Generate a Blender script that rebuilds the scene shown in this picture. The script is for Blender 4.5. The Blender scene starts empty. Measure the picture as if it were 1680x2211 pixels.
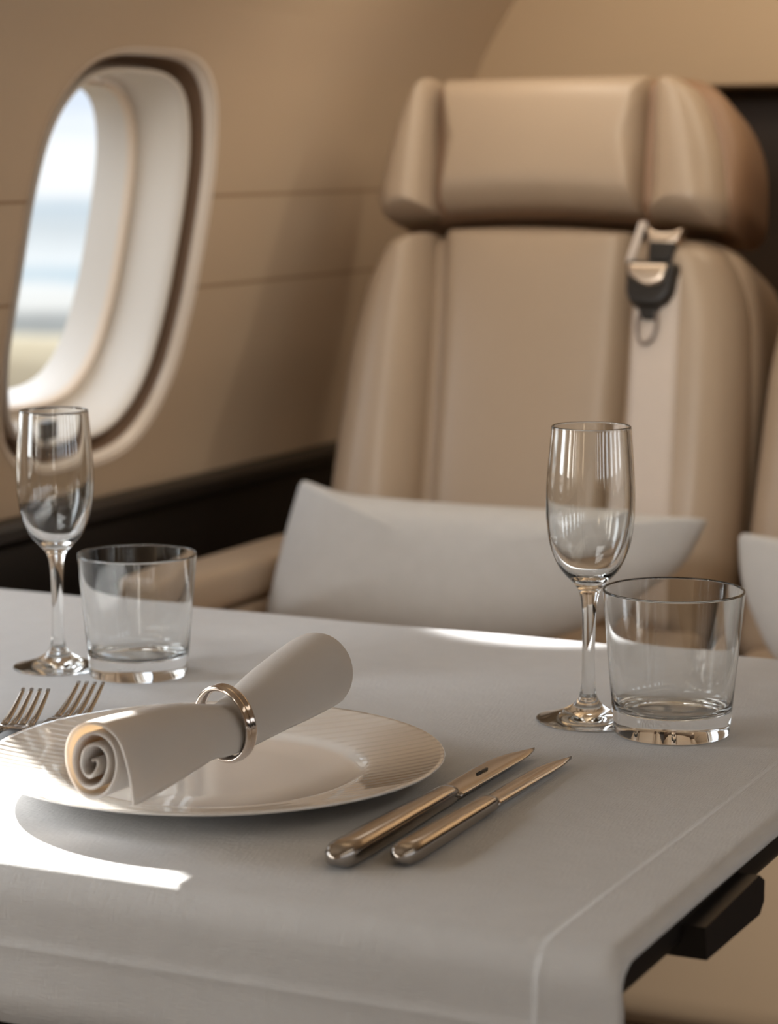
import bpy, bmesh, math, random
from mathutils import Vector, Matrix
from math import sin, cos, pi, radians
random.seed(7)
S = bpy.context.scene
COL = S.collection

# ------------------------------------------------------------------ materials
def new_mat(name):
    m = bpy.data.materials.new(name); m.use_nodes = True
    nt = m.node_tree; nt.nodes.clear()
    out = nt.nodes.new('ShaderNodeOutputMaterial')
    return m, nt, out

def N(nt, typ, **kw):
    n = nt.nodes.new(typ)
    for k, v in kw.items():
        if hasattr(n, k): setattr(n, k, v)
    return n

def setin(n, **kw):
    for k, v in kw.items():
        n.inputs[k.replace('_', ' ')].default_value = v

def principled(name, col, rough=.5, metal=0., spec=.5, noise=0., nscale=40., bump=0., bscale=300., coat=0., sheen=0., stretch=(1, 1, 1)):
    """plain surface: base colour with a faint mottling, and a fine bump"""
    m, nt, out = new_mat(name)
    p = N(nt, 'ShaderNodeBsdfPrincipled')
    nt.links.new(p.outputs[0], out.inputs[0])
    p.inputs['Base Color'].default_value = (*col, 1)
    p.inputs['Roughness'].default_value = rough
    p.inputs['Metallic'].default_value = metal
    p.inputs['Specular IOR Level'].default_value = spec
    p.inputs['Coat Weight'].default_value = coat
    p.inputs['Coat Roughness'].default_value = .08
    p.inputs['Sheen Weight'].default_value = sheen
    tc = N(nt, 'ShaderNodeTexCoord')
    mp = N(nt, 'ShaderNodeMapping'); mp.inputs['Scale'].default_value = stretch
    nt.links.new(tc.outputs['Object'], mp.inputs['Vector'])
    if noise:
        nz = N(nt, 'ShaderNodeTexNoise'); setin(nz, Scale=nscale, Detail=4.)
        nt.links.new(mp.outputs[0], nz.inputs['Vector'])
        mx = N(nt, 'ShaderNodeMixRGB', blend_type='MIX')
        mx.inputs[1].default_value = (*[c * (1 - noise) for c in col], 1)
        mx.inputs[2].default_value = (*[min(1, c * (1 + noise)) for c in col], 1)
        nt.links.new(nz.outputs['Fac'], mx.inputs[0])
        nt.links.new(mx.outputs[0], p.inputs['Base Color'])
    if bump:
        nz = N(nt, 'ShaderNodeTexNoise'); setin(nz, Scale=bscale, Detail=3.)
        nt.links.new(mp.outputs[0], nz.inputs['Vector'])
        b = N(nt, 'ShaderNodeBump'); b.inputs['Strength'].default_value = bump; b.inputs['Distance'].default_value = .001
        nt.links.new(nz.outputs['Fac'], b.inputs['Height'])
        nt.links.new(b.outputs[0], p.inputs['Normal'])
    return m

def fabric(name, col, scale=900., bump=.35, translucent=0., trans_col=None, noise=.05):
    """woven linen: two crossed thread waves as bump, slight slub in the colour"""
    m, nt, out = new_mat(name)
    p = N(nt, 'ShaderNodeBsdfPrincipled')
    p.inputs['Roughness'].default_value = .9
    p.inputs['Specular IOR Level'].default_value = .15
    p.inputs['Sheen Weight'].default_value = .15
    tc = N(nt, 'ShaderNodeTexCoord')
    nz = N(nt, 'ShaderNodeTexNoise'); setin(nz, Scale=60., Detail=6.)
    nt.links.new(tc.outputs['Object'], nz.inputs['Vector'])
    mx = N(nt, 'ShaderNodeMixRGB')
    mx.inputs[1].default_value = (*[c * (1 - noise) for c in col], 1)
    mx.inputs[2].default_value = (*[min(1, c * (1 + noise)) for c in col], 1)
    nt.links.new(nz.outputs['Fac'], mx.inputs[0])
    nt.links.new(mx.outputs[0], p.inputs['Base Color'])
    hs = []
    for st in ((scale, scale * .12, scale * .12), (scale * .12, scale, scale), ):
        mp = N(nt, 'ShaderNodeMapping'); mp.inputs['Scale'].default_value = st
        n2 = N(nt, 'ShaderNodeTexNoise'); setin(n2, Scale=1., Detail=2.)
        nt.links.new(tc.outputs['Object'], mp.inputs['Vector']); nt.links.new(mp.outputs[0], n2.inputs['Vector'])
        hs.append(n2)
    ad = N(nt, 'ShaderNodeMath', operation='ADD')
    nt.links.new(hs[0].outputs['Fac'], ad.inputs[0]); nt.links.new(hs[1].outputs['Fac'], ad.inputs[1])
    b = N(nt, 'ShaderNodeBump'); b.inputs['Strength'].default_value = bump; b.inputs['Distance'].default_value = .0008
    nt.links.new(ad.outputs[0], b.inputs['Height']); nt.links.new(b.outputs[0], p.inputs['Normal'])
    if translucent:
        t = N(nt, 'ShaderNodeBsdfTranslucent'); t.inputs[0].default_value = (*trans_col, 1)
        ms = N(nt, 'ShaderNodeMixShader'); ms.inputs[0].default_value = translucent
        nt.links.new(p.outputs[0], ms.inputs[1]); nt.links.new(t.outputs[0], ms.inputs[2])
        nt.links.new(ms.outputs[0], out.inputs[0])
    else:
        nt.links.new(p.outputs[0], out.inputs[0])
    return m

def glass_mat(name):
    m, nt, out = new_mat(name)
    g = N(nt, 'ShaderNodeBsdfGlass'); g.inputs['IOR'].default_value = 1.5
    g.inputs['Roughness'].default_value = 0.; g.inputs['Color'].default_value = (.985, .99, .99, 1)
    nt.links.new(g.outputs[0], out.inputs[0])
    return m

def pane_mat(name):
    """thin window pane: mostly clear, a little mirror"""
    m, nt, out = new_mat(name)
    t = N(nt, 'ShaderNodeBsdfTransparent'); t.inputs[0].default_value = (.97, .98, .98, 1)
    g = N(nt, 'ShaderNodeBsdfGlossy'); g.inputs['Roughness'].default_value = .02
    ms = N(nt, 'ShaderNodeMixShader'); ms.inputs[0].default_value = .04
    nt.links.new(t.outputs[0], ms.inputs[1]); nt.links.new(g.outputs[0], ms.inputs[2])
    nt.links.new(ms.outputs[0], out.inputs[0])
    return m

def wall_mat(name, col):
    """fabric-covered cabin lining with two panel joints at fixed heights"""
    m, nt, out = new_mat(name)
    p = N(nt, 'ShaderNodeBsdfPrincipled'); p.inputs['Roughness'].default_value = .62
    p.inputs['Specular IOR Level'].default_value = .3
    geo = N(nt, 'ShaderNodeTexCoord')
    sep = N(nt, 'ShaderNodeSeparateXYZ'); nt.links.new(geo.outputs['Object'], sep.inputs[0])
    def joint(z):
        a = N(nt, 'ShaderNodeMath', operation='SUBTRACT'); a.inputs[1].default_value = z
        nt.links.new(sep.outputs['Z'], a.inputs[0])
        b = N(nt, 'ShaderNodeMath', operation='ABSOLUTE'); nt.links.new(a.outputs[0], b.inputs[0])
        c = N(nt, 'ShaderNodeMath', operation='LESS_THAN'); c.inputs[1].default_value = .0016
        nt.links.new(b.outputs[0], c.inputs[0]); return c
    j = N(nt, 'ShaderNodeMath', operation='MAXIMUM')
    nt.links.new(joint(1.004).outputs[0], j.inputs[0]); nt.links.new(joint(.912).outputs[0], j.inputs[1])
    nz = N(nt, 'ShaderNodeTexNoise'); setin(nz, Scale=9., Detail=3.)
    nt.links.new(geo.outputs['Object'], nz.inputs['Vector'])
    mx = N(nt, 'ShaderNodeMixRGB'); mx.inputs[1].default_value = (*[c * .97 for c in col], 1); mx.inputs[2].default_value = (*[c * 1.03 for c in col], 1)
    nt.links.new(nz.outputs['Fac'], mx.inputs[0])
    m2 = N(nt, 'ShaderNodeMixRGB'); m2.inputs[2].default_value = (col[0] * .6, col[1] * .52, col[2] * .45, 1)
    nt.links.new(j.outputs[0], m2.inputs[0]); nt.links.new(mx.outputs[0], m2.inputs[1])
    nt.links.new(m2.outputs[0], p.inputs['Base Color'])
    nt.links.new(p.outputs[0], out.inputs[0])
    return m

def plate_mat(name, cx, cy, r_in):
    """glazed porcelain; fine wavy ribs pressed into the rim outside the well"""
    m, nt, out = new_mat(name)
    p = N(nt, 'ShaderNodeBsdfPrincipled')
    p.inputs['Base Color'].default_value = (.80, .775, .74, 1)
    p.inputs['Roughness'].default_value = .16
    p.inputs['Coat Weight'].default_value = 1.; p.inputs['Coat Roughness'].default_value = .02; p.inputs['Coat IOR'].default_value = 1.75
    tc = N(nt, 'ShaderNodeTexCoord')
    mp = N(nt, 'ShaderNodeMapping'); mp.inputs['Rotation'].default_value = (0, 0, radians(-25))
    nt.links.new(tc.outputs['Object'], mp.inputs['Vector'])
    w = N(nt, 'ShaderNodeTexWave', wave_type='BANDS', bands_direction='Y')
    setin(w, Scale=38., Distortion=.9, Detail=1.)
    w.inputs['Detail Scale'].default_value = .35
    nt.links.new(mp.outputs[0], w.inputs['Vector'])
    ln = N(nt, 'ShaderNodeVectorMath', operation='LENGTH')
    fl = N(nt, 'ShaderNodeVectorMath', operation='MULTIPLY'); fl.inputs[1].default_value = (1, 1, 0)
    nt.links.new(tc.outputs['Object'], fl.inputs[0]); nt.links.new(fl.outputs[0], ln.inputs[0])
    gt = N(nt, 'ShaderNodeMapRange'); gt.inputs['From Min'].default_value = r_in; gt.inputs['From Max'].default_value = r_in + .004
    nt.links.new(ln.outputs['Value'], gt.inputs['Value'])
    mu = N(nt, 'ShaderNodeMath', operation='MULTIPLY')
    nt.links.new(w.outputs['Fac'], mu.inputs[0]); nt.links.new(gt.outputs[0], mu.inputs[1])
    b = N(nt, 'ShaderNodeBump'); b.inputs['Strength'].default_value = .35; b.inputs['Distance'].default_value = .0010
    nt.links.new(mu.outputs[0], b.inputs['Height']); nt.links.new(b.outputs[0], p.inputs['Normal'])
    nt.links.new(p.outputs[0], out.inputs[0])
    return m

def wood_mat(name, a, b_, rough):
    m, nt, out = new_mat(name)
    p = N(nt, 'ShaderNodeBsdfPrincipled'); p.inputs['Roughness'].default_value = rough
    p.inputs['Coat Weight'].default_value = .12; p.inputs['Coat Roughness'].default_value = .2
    tc = N(nt, 'ShaderNodeTexCoord'); mp = N(nt, 'ShaderNodeMapping'); mp.inputs['Scale'].default_value = (30, 2, 30)
    nz = N(nt, 'ShaderNodeTexNoise'); setin(nz, Scale=3., Detail=5.)
    nt.links.new(tc.outputs['Object'], mp.inputs[0]); nt.links.new(mp.outputs[0], nz.inputs['Vector'])
    mx = N(nt, 'ShaderNodeMixRGB'); mx.inputs[1].default_value = (*a, 1); mx.inputs[2].default_value = (*b_, 1)
    nt.links.new(nz.outputs['Fac'], mx.inputs[0]); nt.links.new(mx.outputs[0], p.inputs['Base Color'])
    nt.links.new(p.outputs[0], out.inputs[0])
    return m

M = {}
M['leather'] = principled('leather', (.40, .305, .218), rough=.37, noise=.04, nscale=12, bump=.12, bscale=420)
M['leather_dark'] = principled('leather_shell', (.27, .16, .095), rough=.5, noise=.05, nscale=12, bump=.1, bscale=400)
M['wall'] = wall_mat('cabin_lining', (.54, .42, .30))
M['bulk'] = principled('bulkhead_lining', (.56, .41, .26), rough=.6, noise=.02, nscale=6)
M['recess'] = principled('recess_panel', (.045, .028, .018), rough=.45, noise=.1, nscale=20)
M['ceiling'] = principled('ceiling_lining', (.60, .50, .38), rough=.7, noise=.02, nscale=6)
M['floor'] = principled('carpet', (.16, .12, .085), rough=.95, noise=.2, nscale=160, bump=.6, bscale=500)
M['cream'] = principled('window_moulding', (.76, .71, .64), rough=.38, noise=.01, nscale=6)
M['cream_rim'] = principled('window_rim', (.86, .77, .67), rough=.3, noise=.01, nscale=6)
M['groove'] = principled('window_gap', (.20, .125, .08), rough=.6, noise=.05)
M['gasket'] = principled('window_seal', (.80, .66, .52), rough=.45, noise=.01)
M['pane'] = pane_mat('window_pane')
M['black'] = principled('black_plastic', (.012, .010, .010), rough=.4, noise=.05)
M['wood'] = wood_mat('dark_veneer', (.005, .0035, .003), (.010, .007, .006), .45)
M['cloth'] = fabric('table_linen', (.575, .585, .60), scale=1300, bump=.6, noise=.05)
M['napkin'] = fabric('napkin_linen', (.68, .66, .64), scale=2200, bump=.15, translucent=.22, trans_col=(.9, .74, .55), noise=.02)
M['pillow'] = fabric('grey_wool', (.54, .53, .515), scale=700, bump=.4, noise=.06)
M['plate'] = plate_mat('porcelain', 0, 0, .083)
M['steel'] = principled('champagne_steel', (.44, .405, .375), rough=.17, metal=1., noise=.02, nscale=30)
M['ring'] = principled('champagne_ring', (.60, .52, .46), rough=.10, metal=1., noise=.02, nscale=30)
M['glass'] = glass_mat('crystal')
M['belt'] = fabric('belt_webbing', (.62, .54, .475), scale=900, bump=.3, noise=.03)
M['buckle'] = principled('buckle_black', (.015, .012, .010), rough=.3, noise=.05)
M['brass'] = principled('buckle_champagne', (.72, .60, .48), rough=.28, metal=1., noise=.02)
M['loop'] = principled('buckle_loop', (.25, .20, .17), rough=.3, metal=1., noise=.02)

# ------------------------------------------------------------------ object helpers
def prop(o, label=None, cat=None, group=None, kind=None):
    if label: o['label'] = label
    if cat: o['category'] = cat
    if group: o['group'] = group
    if kind: o['kind'] = kind
    return o

def thing(name, label, cat, loc, group=None, rot=0.):
    o = bpy.data.objects.new(name, None); o.empty_display_size = .02
    COL.objects.link(o); o.location = loc; o.rotation_euler = (0, 0, rot)
    return prop(o, label, cat, group)

def link_bm(name, bm, m, parent=None, smooth=True, local=True, loc=None, recalc=True):
    """bm holds world coordinates; with a parent, or a loc, they are shifted to its origin"""
    if recalc: bmesh.ops.recalc_face_normals(bm, faces=bm.faces)
    org = Vector((0, 0, 0))
    if parent is not None:
        q = parent
        while q is not None: org += Vector(q.location); q = q.parent
    elif loc is not None: org = Vector(loc)
    if local:
        for v in bm.verts: v.co -= org
    me = bpy.data.meshes.new(name); bm.to_mesh(me); bm.free()
    if smooth:
        for p in me.polygons: p.use_smooth = True
    me.materials.append(m)
    o = bpy.data.objects.new(name, me); COL.objects.link(o)
    if parent is not None: o.parent = parent
    elif loc is not None: o.location = loc
    return o

def sharp(o, deg=35):
    """flat where the surface turns by more than deg"""
    me = o.data; bm = bmesh.new(); bm.from_mesh(me)
    for e in bm.edges:
        if len(e.link_faces) == 2 and e.calc_face_angle(0) > radians(deg): e.smooth = False
    bm.to_mesh(me); bm.free(); return o

def grid(bm, rows, close_u=False, close_v=False):
    """quads between rows of points; returns vertex rows"""
    V = [[bm.verts.new(p) for p in r] for r in rows]
    nr, nc = len(V), len(V[0])
    for i in range(nr if close_v else nr - 1):
        for j in range(nc if close_u else nc - 1):
            a, b = V[i], V[(i + 1) % nr]
            k = (j + 1) % nc
            try: bm.faces.new((a[j], a[k], b[k], b[j]))
            except ValueError: pass
    return V

def loft(bm, rings, cap=True):
    V = grid(bm, rings, close_u=True)
    if cap:
        bm.faces.new(list(reversed(V[0]))); bm.faces.new(V[-1])
    return V

def lathe(bm, prof, c, seg=64, cap0=False, cap1=False):
    """prof: (r, z) list; r = 0 ends become poles"""
    rows = []
    for r, z in prof:
        if r < 1e-6: rows.append([bm.verts.new((c[0], c[1], c[2] + z))])
        else: rows.append([bm.verts.new((c[0] + r * cos(2 * pi * k / seg), c[1] + r * sin(2 * pi * k / seg), c[2] + z)) for k in range(seg)])
    for a, b in zip(rows, rows[1:]):
        for k in range(seg):
            n = (k + 1) % seg
            if len(a) == 1 and len(b) == 1: continue
            if len(a) == 1: bm.faces.new((a[0], b[n], b[k]))
            elif len(b) == 1: bm.faces.new((a[k], a[n], b[0]))
            else: bm.faces.new((a[k], a[n], b[n], b[k]))
    if cap0 and len(rows[0]) > 1: bm.faces.new(list(reversed(rows[0])))
    if cap1 and len(rows[-1]) > 1: bm.faces.new(rows[-1])

def spline(pts, n):
    """Catmull-Rom through pts, n samples per span"""
    out = []; P = [Vector(p) for p in pts]
    for i in range(len(P) - 1):
        p0 = P[max(i - 1, 0)]; p1 = P[i]; p2 = P[i + 1]; p3 = P[min(i + 2, len(P) - 1)]
        for k in range(n):
            t = k / n
            out.append(.5 * ((2 * p1) + (p2 - p0) * t + (2 * p0 - 5 * p1 + 4 * p2 - p3) * t * t + (3 * p1 - p0 - 3 * p2 + p3) * t ** 3))
    out.append(P[-1]); return out

def box_bm(bm, x0, x1, y0, y1, z0, z1, bev=.004, seg=3):
    r = bmesh.ops.create_cube(bm, size=1.)
    vs = r['verts']
    for v in vs:
        v.co = Vector((x0 + (v.co.x + .5) * (x1 - x0), y0 + (v.co.y + .5) * (y1 - y0), z0 + (v.co.z + .5) * (z1 - z0)))
    if bev:
        es = list({e for v in vs for e in v.link_edges})
        bmesh.ops.bevel(bm, geom=es, offset=bev, segments=seg, affect='EDGES', profile=.6)

def round_poly(pts, radii, n=6):
    """polygon with rounded corners, counter-clockwise points in 2D"""
    out = []; L = len(pts)
    for i in range(L):
        p = Vector(pts[i]); a = Vector(pts[i - 1]); b = Vector(pts[(i + 1) % L])
        r = radii[i] if isinstance(radii, (list, tuple)) else radii
        if r <= 0: out.append(p); continue
        da = (a - p).normalized(); db = (b - p).normalized()
        d = min(r, (a - p).length * .48, (b - p).length * .48)
        s, e = p + da * d, p + db * d
        for k in range(n + 1):
            t = k / n
            out.append((1 - t) ** 2 * s + 2 * t * (1 - t) * p + t * t * e)
    return out

def dens(poly, step):
    out = []; L = len(poly)
    for i in range(L):
        a, b = poly[i], poly[(i + 1) % L]
        k = max(1, int((b - a).length / step))
        for j in range(k): out.append(a + (b - a) * (j / k))
    return out

def poly_span(P, v, axis):
    """extent of polygon P along u at height v (axis 0), or along v at u (axis 1)"""
    xs = []
    for a, b in zip(P, P[1:] + P[:1]):
        a1, b1 = (a.y, b.y) if axis == 0 else (a.x, b.x)
        a2, b2 = (a.x, b.x) if axis == 0 else (a.y, b.y)
        if (a1 - v) * (b1 - v) <= 0 and abs(b1 - a1) > 1e-9: xs.append(a2 + (b2 - a2) * (v - a1) / (b1 - a1))
    return min(xs), max(xs)

def puff(bm, poly, mp, depth, edge, back=0., crown=.0, gap=0., step=.008):
    """upholstered panel: outline poly (ccw), rounded over edge at its rim to height depth, bulging by crown; back closes it behind.
    Rings shrink towards a spine along the panel's middle. mp(u, v, h) places a point in the world"""
    P = dens([Vector(p) for p in poly], step); L = len(P)
    Q = [((P[(i + 1) % L] - P[i - 1]).normalized(), P[i]) for i in range(L)]
    P = [q + Vector((-t.y, t.x)) * gap for t, q in Q]
    x0, x1 = min(p.x for p in P), max(p.x for p in P); y0, y1 = min(p.y for p in P), max(p.y for p in P)
    if y1 - y0 >= x1 - x0:
        hw = (x1 - x0) * .5
        va, vb = y0 + hw * .5, y1 - hw * .5
        if vb - va < .004: va = vb = (y0 + y1) / 2
        K = [Vector((sum(poly_span(P, va + (vb - va) * k / 8, 0)) / 2, va + (vb - va) * k / 8)) for k in range(9)]
    else:
        hw = (y1 - y0) * .5
        va, vb = x0 + hw * .5, x1 - hw * .5
        if vb - va < .004: va = vb = (x0 + x1) / 2
        K = [Vector((va + (vb - va) * k / 8, sum(poly_span(P, va + (vb - va) * k / 8, 1)) / 2)) for k in range(9)]
    T = []
    for p in P:
        best = None
        for a, b in zip(K, K[1:]):
            d = b - a; l2 = d.length_squared
            t = 0 if l2 < 1e-12 else max(0, min(1, (p - a).dot(d) / l2))
            q = a + d * t; dd = (p - q).length
            if best is None or dd < best[0]: best = (dd, q)
        T.append(best[1])
    # ease the targets along the outline so that rings stay even
    for _ in range(12): T = [(T[i - 1] + T[i] * 2 + T[(i + 1) % L]) / 4 for i in range(L)]
    D = [(p - t).length for p, t in zip(P, T)]
    for _ in range(10): D = [(D[i - 1] + D[i] * 2 + D[(i + 1) % L]) / 4 for i in range(L)]
    rows = [[mp(p.x, p.y, -back) for p in P]]
    ss = [0, .012, .035, .07, .12, .18, .25, .34, .44, .56, .68, .8, .9, .98]
    for s_ in ss:
        r = []
        for p, t, d in zip(P, T, D):
            q = p + (t - p) * s_
            x = min(1., s_ * d / min(edge, d * .9))
            h = depth * math.sqrt(max(0, 1 - (1 - x) ** 2)) + crown * (1 - (1 - s_) ** 2)
            r.append(mp(q.x, q.y, h))
        rows.append(r)
    V = grid(bm, rows, close_u=True)
    bm.faces.new(list(reversed(V[0]))); bm.faces.new(V[-1])

def tube(bm, pts, r, seg=10, closed=False):
    P = [Vector(p) for p in pts]; rings = []; L = len(P)
    for i, p in enumerate(P):
        a = P[i - 1] if (i or closed) else P[0]; b = P[(i + 1) % L] if (i < L - 1 or closed) else P[-1]
        t = (b - a).normalized()
        up = Vector((0, 0, 1)) if abs(t.z) < .9 else Vector((0, 1, 0))
        s = t.cross(up).normalized(); u = s.cross(t)
        rr = r[i] if isinstance(r, (list, tuple)) else r
        rings.append([p + s * rr * cos(2 * pi * k / seg) + u * rr * sin(2 * pi * k / seg) for k in range(seg)])
    if closed: grid(bm, rings, close_u=True, close_v=True)
    else: loft(bm, rings)

# ------------------------------------------------------------------ cabin shell
PROF = [(-1.20, 0.), (-1.27, .2), (-1.305, .45), (-1.298, .70), (-1.268, .838), (-1.248, .92), (-1.228, 1.015), (-1.213, 1.083), (-1.19, 1.15),
        (-1.145, 1.225), (-1.07, 1.32), (-.95, 1.43), (-.75, 1.54), (-.45, 1.62), (.1, 1.66)]
PS = spline([(x, z, 0) for x, z in PROF], 6)
def xw(z):
    for a, b in zip(PS, PS[1:]):
        if a.y <= z <= b.y: return a.x + (b.x - a.x) * (z - a.y) / (b.y - a.y + 1e-9)
    return PS[-1].x
XM = .1                                # cabin centre line
YF, YB = 2.75, -1.6                    # bulkhead in front, wall behind the camera
WZ = .943; WH = .2; WW = .166; WY = 2.0005; PITCH = .51

def outline(hw, hh, n=96, e=3.25):
    """window outline, a squarish oval, in (y, z) about its centre"""
    out = []
    for k in range(n):
        t = 2 * pi * k / n
        c, s = cos(t), sin(t)
        out.append((hw * math.copysign(abs(c) ** (2 / e), c), hh * math.copysign(abs(s) ** (2 / e), s)))
    return out

OUTN = Vector((-1, 0, .22)).normalized()   # outward normal of the lining at the windows
def wpt(yc, dy, dz, d):
    z = WZ + dz
    return Vector((xw(z), yc + dy, z)) + OUTN * d

def side_wall(name, mirror):
    bm = bmesh.new()
    z0, z1 = .702, 1.185
    yc_list = [WY - PITCH * k for k in range(8)]
    def bay(y0, y1, yc):
        N_ = 96
        o = outline(WW - .004, WH - .004, N_)
        rows = []
        def rect(t):
            c, s = cos(t), sin(t)
            # radial projection on the bay's rectangle
            ry = (y1 - yc) if c > 0 else (yc - y0); rz = (z1 - WZ) if s > 0 else (WZ - z0)
            k = min(ry / abs(c) if abs(c) > 1e-6 else 1e9, rz / abs(s) if abs(s) > 1e-6 else 1e9)
            return c * k, s * k
        angs = [math.atan2(b, a) for a, b in o]
        corners = [math.atan2(z1 - WZ, y1 - yc), math.atan2(z1 - WZ, y0 - yc), math.atan2(z0 - WZ, y0 - yc), math.atan2(z0 - WZ, y1 - yc)]
        snap = list(angs)
        for cc in corners:
            j = min(range(N_), key=lambda i: abs((angs[i] - cc + pi) % (2 * pi) - pi)); snap[j] = cc
        R_ = [rect(a) for a in snap]
        for s in (0, .2, .4, .7, 1):
            rows.append([Vector((xw(WZ + b + (q[1] - b) * s), yc + a + (q[0] - a) * s, WZ + b + (q[1] - b) * s)) for (a, b), q in zip(o, R_)])
        grid(bm, rows, close_u=True)
    ytop = WY + PITCH / 2
    for yc in yc_list: bay(yc - PITCH / 2, yc + PITCH / 2, yc)
    ybot = yc_list[-1] - PITCH / 2
    def strip(ya, yb, za, zb, n=24):
        rows = []
        for i in range(n + 1):
            z = za + (zb - za) * i / n
            rows.append([Vector((xw(z), ya + (yb - ya) * k / 8, z)) for k in range(9)])
        grid(bm, rows)
    strip(ytop - .02, YF, z0, z1, 40); strip(ybot, YF, z1, 1.30, 12); strip(ybot, YF, 0, z0, 16)
    bmesh.ops.remove_doubles(bm, verts=bm.verts, dist=2e-4)
    if mirror:
        for v in bm.verts: v.co.x = 2 * XM - v.co.x
    o = link_bm(name, bm, M['wall'], recalc=True)
    prop(o, 'tan cabin lining around the oval windows' if not mirror else 'tan cabin lining on the aisle side', 'wall', kind='structure')
    return o
side_wall('wall_left', False); side_wall('wall_right', True)

def ring_strip(bm, yc, steps, n=96):
    rows = []
    for hw, hh, d in steps:
        rows.append([wpt(yc, a, b, d) for a, b in outline(hw, hh, n)])
    grid(bm, rows, close_u=True)

def make_window(idx, yc, mirror=False, detail=False):
    w = bpy.data.objects.new('window_%d' % idx, None); COL.objects.link(w)
    w.location = (xw(WZ), yc, WZ)
    prop(w, kind='structure')
    def part(name, steps, m):
        bm = bmesh.new(); ring_strip(bm, yc, steps)
        return link_bm(name, bm, m, w)
    dz = 0.
    part('rim', [(WW + .0005, WH + .0005, -.001), (WW - .001, WH - .001, -.0008), (WW - .004, WH - .004, .001), (WW - .007, WH - .007, .0045), (WW - .0085, WH - .0085, .010)], M['cream_rim'])
    part('groove', [(WW - .0083, WH - .0083, .009), (WW - .0105, WH - .0110, .034), (WW - .026, WH - .022, .038), (WW - .0275, WH - .0235, .028)], M['groove'])
    part('reveal', [(.1370, .1790, .034), (.1370, .1790, .017), (.1357, .1777, .012), (.1330, .1750, .0135), (.1308, .1720, .024), (.1280, .1680, .045), (.1240, .1630, .062), (.1190, .1580, .068)], M['cream'])
    part('seal', [(.1195, .1582, .067), (.1175, .1560, .061), (.1150, .1540, .063), (.1140, .1530, .071)], M['gasket'])
    part('inner_reveal', [(.1145, .1535, .069), (.1125, .1520, .076), (.1095, .1505, .086), (.1065, .1495, .096), (.1050, .1485, .101)], M['cream'])
    bm = bmesh.new()
    rows = [[wpt(yc, a, b, .100) for a, b in outline(.1055, .149)], [wpt(yc, a, b, .101) for a, b in outline(.06, .09)]]
    V = grid(bm, rows, close_u=True); bm.faces.new(V[-1])
    link_bm('pane', bm, M['pane'], w, smooth=False)
    if detail:
        bm = bmesh.new()
        c = wpt(yc, -.045, -.1625, .014)
        box_bm(bm, c.x - .010, c.x + .010, c.y - .014, c.y + .014, c.z - .006, c.z + .012, .003)
        link_bm('shade_handle', bm, M['black'], w)['label'] = 'small black shade handle'
    if mirror:
        w.location.x = 2 * XM - w.location.x; w.scale = (-1, 1, 1)
    return w
make_window(1, WY, detail=True)
for k in range(1, 8): make_window(1 + k, WY - PITCH * k)
for k in range(8): make_window(9 + k, WY - PITCH * k, mirror=True)

# ceiling: from the shoulder of one side over to the other
bm = bmesh.new(); rows = []
zs = [p for p in PS if p.y >= 1.295]
prof = [(xw(1.295), 1.295)] + [(p.x, p.y) for p in zs]
prof = prof + [(2 * XM - x, z) for x, z in reversed(prof[:-1])]
for x, z in prof: rows.append([Vector((x, YB + (YF - YB) * k / 10, z)) for k in range(11)])
grid(bm, rows)
prop(link_bm('ceiling', bm, M['ceiling']), 'curved cream ceiling lining', 'ceiling', kind='structure')

bm = bmesh.new()
box_bm(bm, -1.32, 2 * XM + 1.32, YB, YF + .3, -.04, 0, 0)
prop(link_bm('floor', bm, M['floor'], smooth=False), 'brown carpeted cabin floor', 'floor', kind='structure')

# bulkhead in front: lit header above, dark recessed panel below it on the aisle side, lining panel beside the window wall
bm = bmesh.new()
HB = 1.122
def plate_face(x0, x1, z0, z1, y0, y1, bev=.006): box_bm(bm, x0, x1, y0, y1, z0, z1, bev)
plate_face(-1.36, 1.56, HB, 1.75, YF, YF + .17)
plate_face(-1.36, -.99, 0., HB + .002, YF + .001, YF + .17, .003)
o = link_bm('wall_front', bm, M['bulk']); sharp(o); prop(o, 'tan bulkhead with a lit header above the seats', 'wall', kind='structure')
bm = bmesh.new()
box_bm(bm, -1.0, 1.55, YF + .13, YF + .16, 0, HB + .03, .003)
o = link_bm('trim_1', bm, M['recess']); prop(o, 'dark brown recessed panel under the bulkhead header', 'panel', kind='structure')
bm = bmesh.new()
box_bm(bm, -1.36, 1.56, YB - .06, YB, 0, 1.75, .003)
o = link_bm('wall_back', bm, M['wall']); prop(o, 'cabin lining behind the diner', 'wall', kind='structure')

# side ledges of dark veneer under the windows
def ledge(name, sx):
    bm = bmesh.new()
    prof = [(-1.325, .690), (-1.325, .708), (-1.290, .710), (-1.277, .709), (-1.271, .704), (-1.271, .694), (-1.275, .690), (-1.282, .684), (-1.285, .40), (-1.285, .02), (-1.33, .02)]
    rows = []
    for y in (YB, .5, 1.5, YF - .001): rows.append([Vector((x if sx < 0 else 2 * XM - x, y, z)) for x, z in prof])
    loft(bm, rows)
    return prop(sharp(link_bm(name, bm, M['wood']), 30), 'black veneer side ledge running under the windows', 'ledge', kind='structure')
ledge('trim_2', -1); ledge('trim_3', 1)

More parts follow.
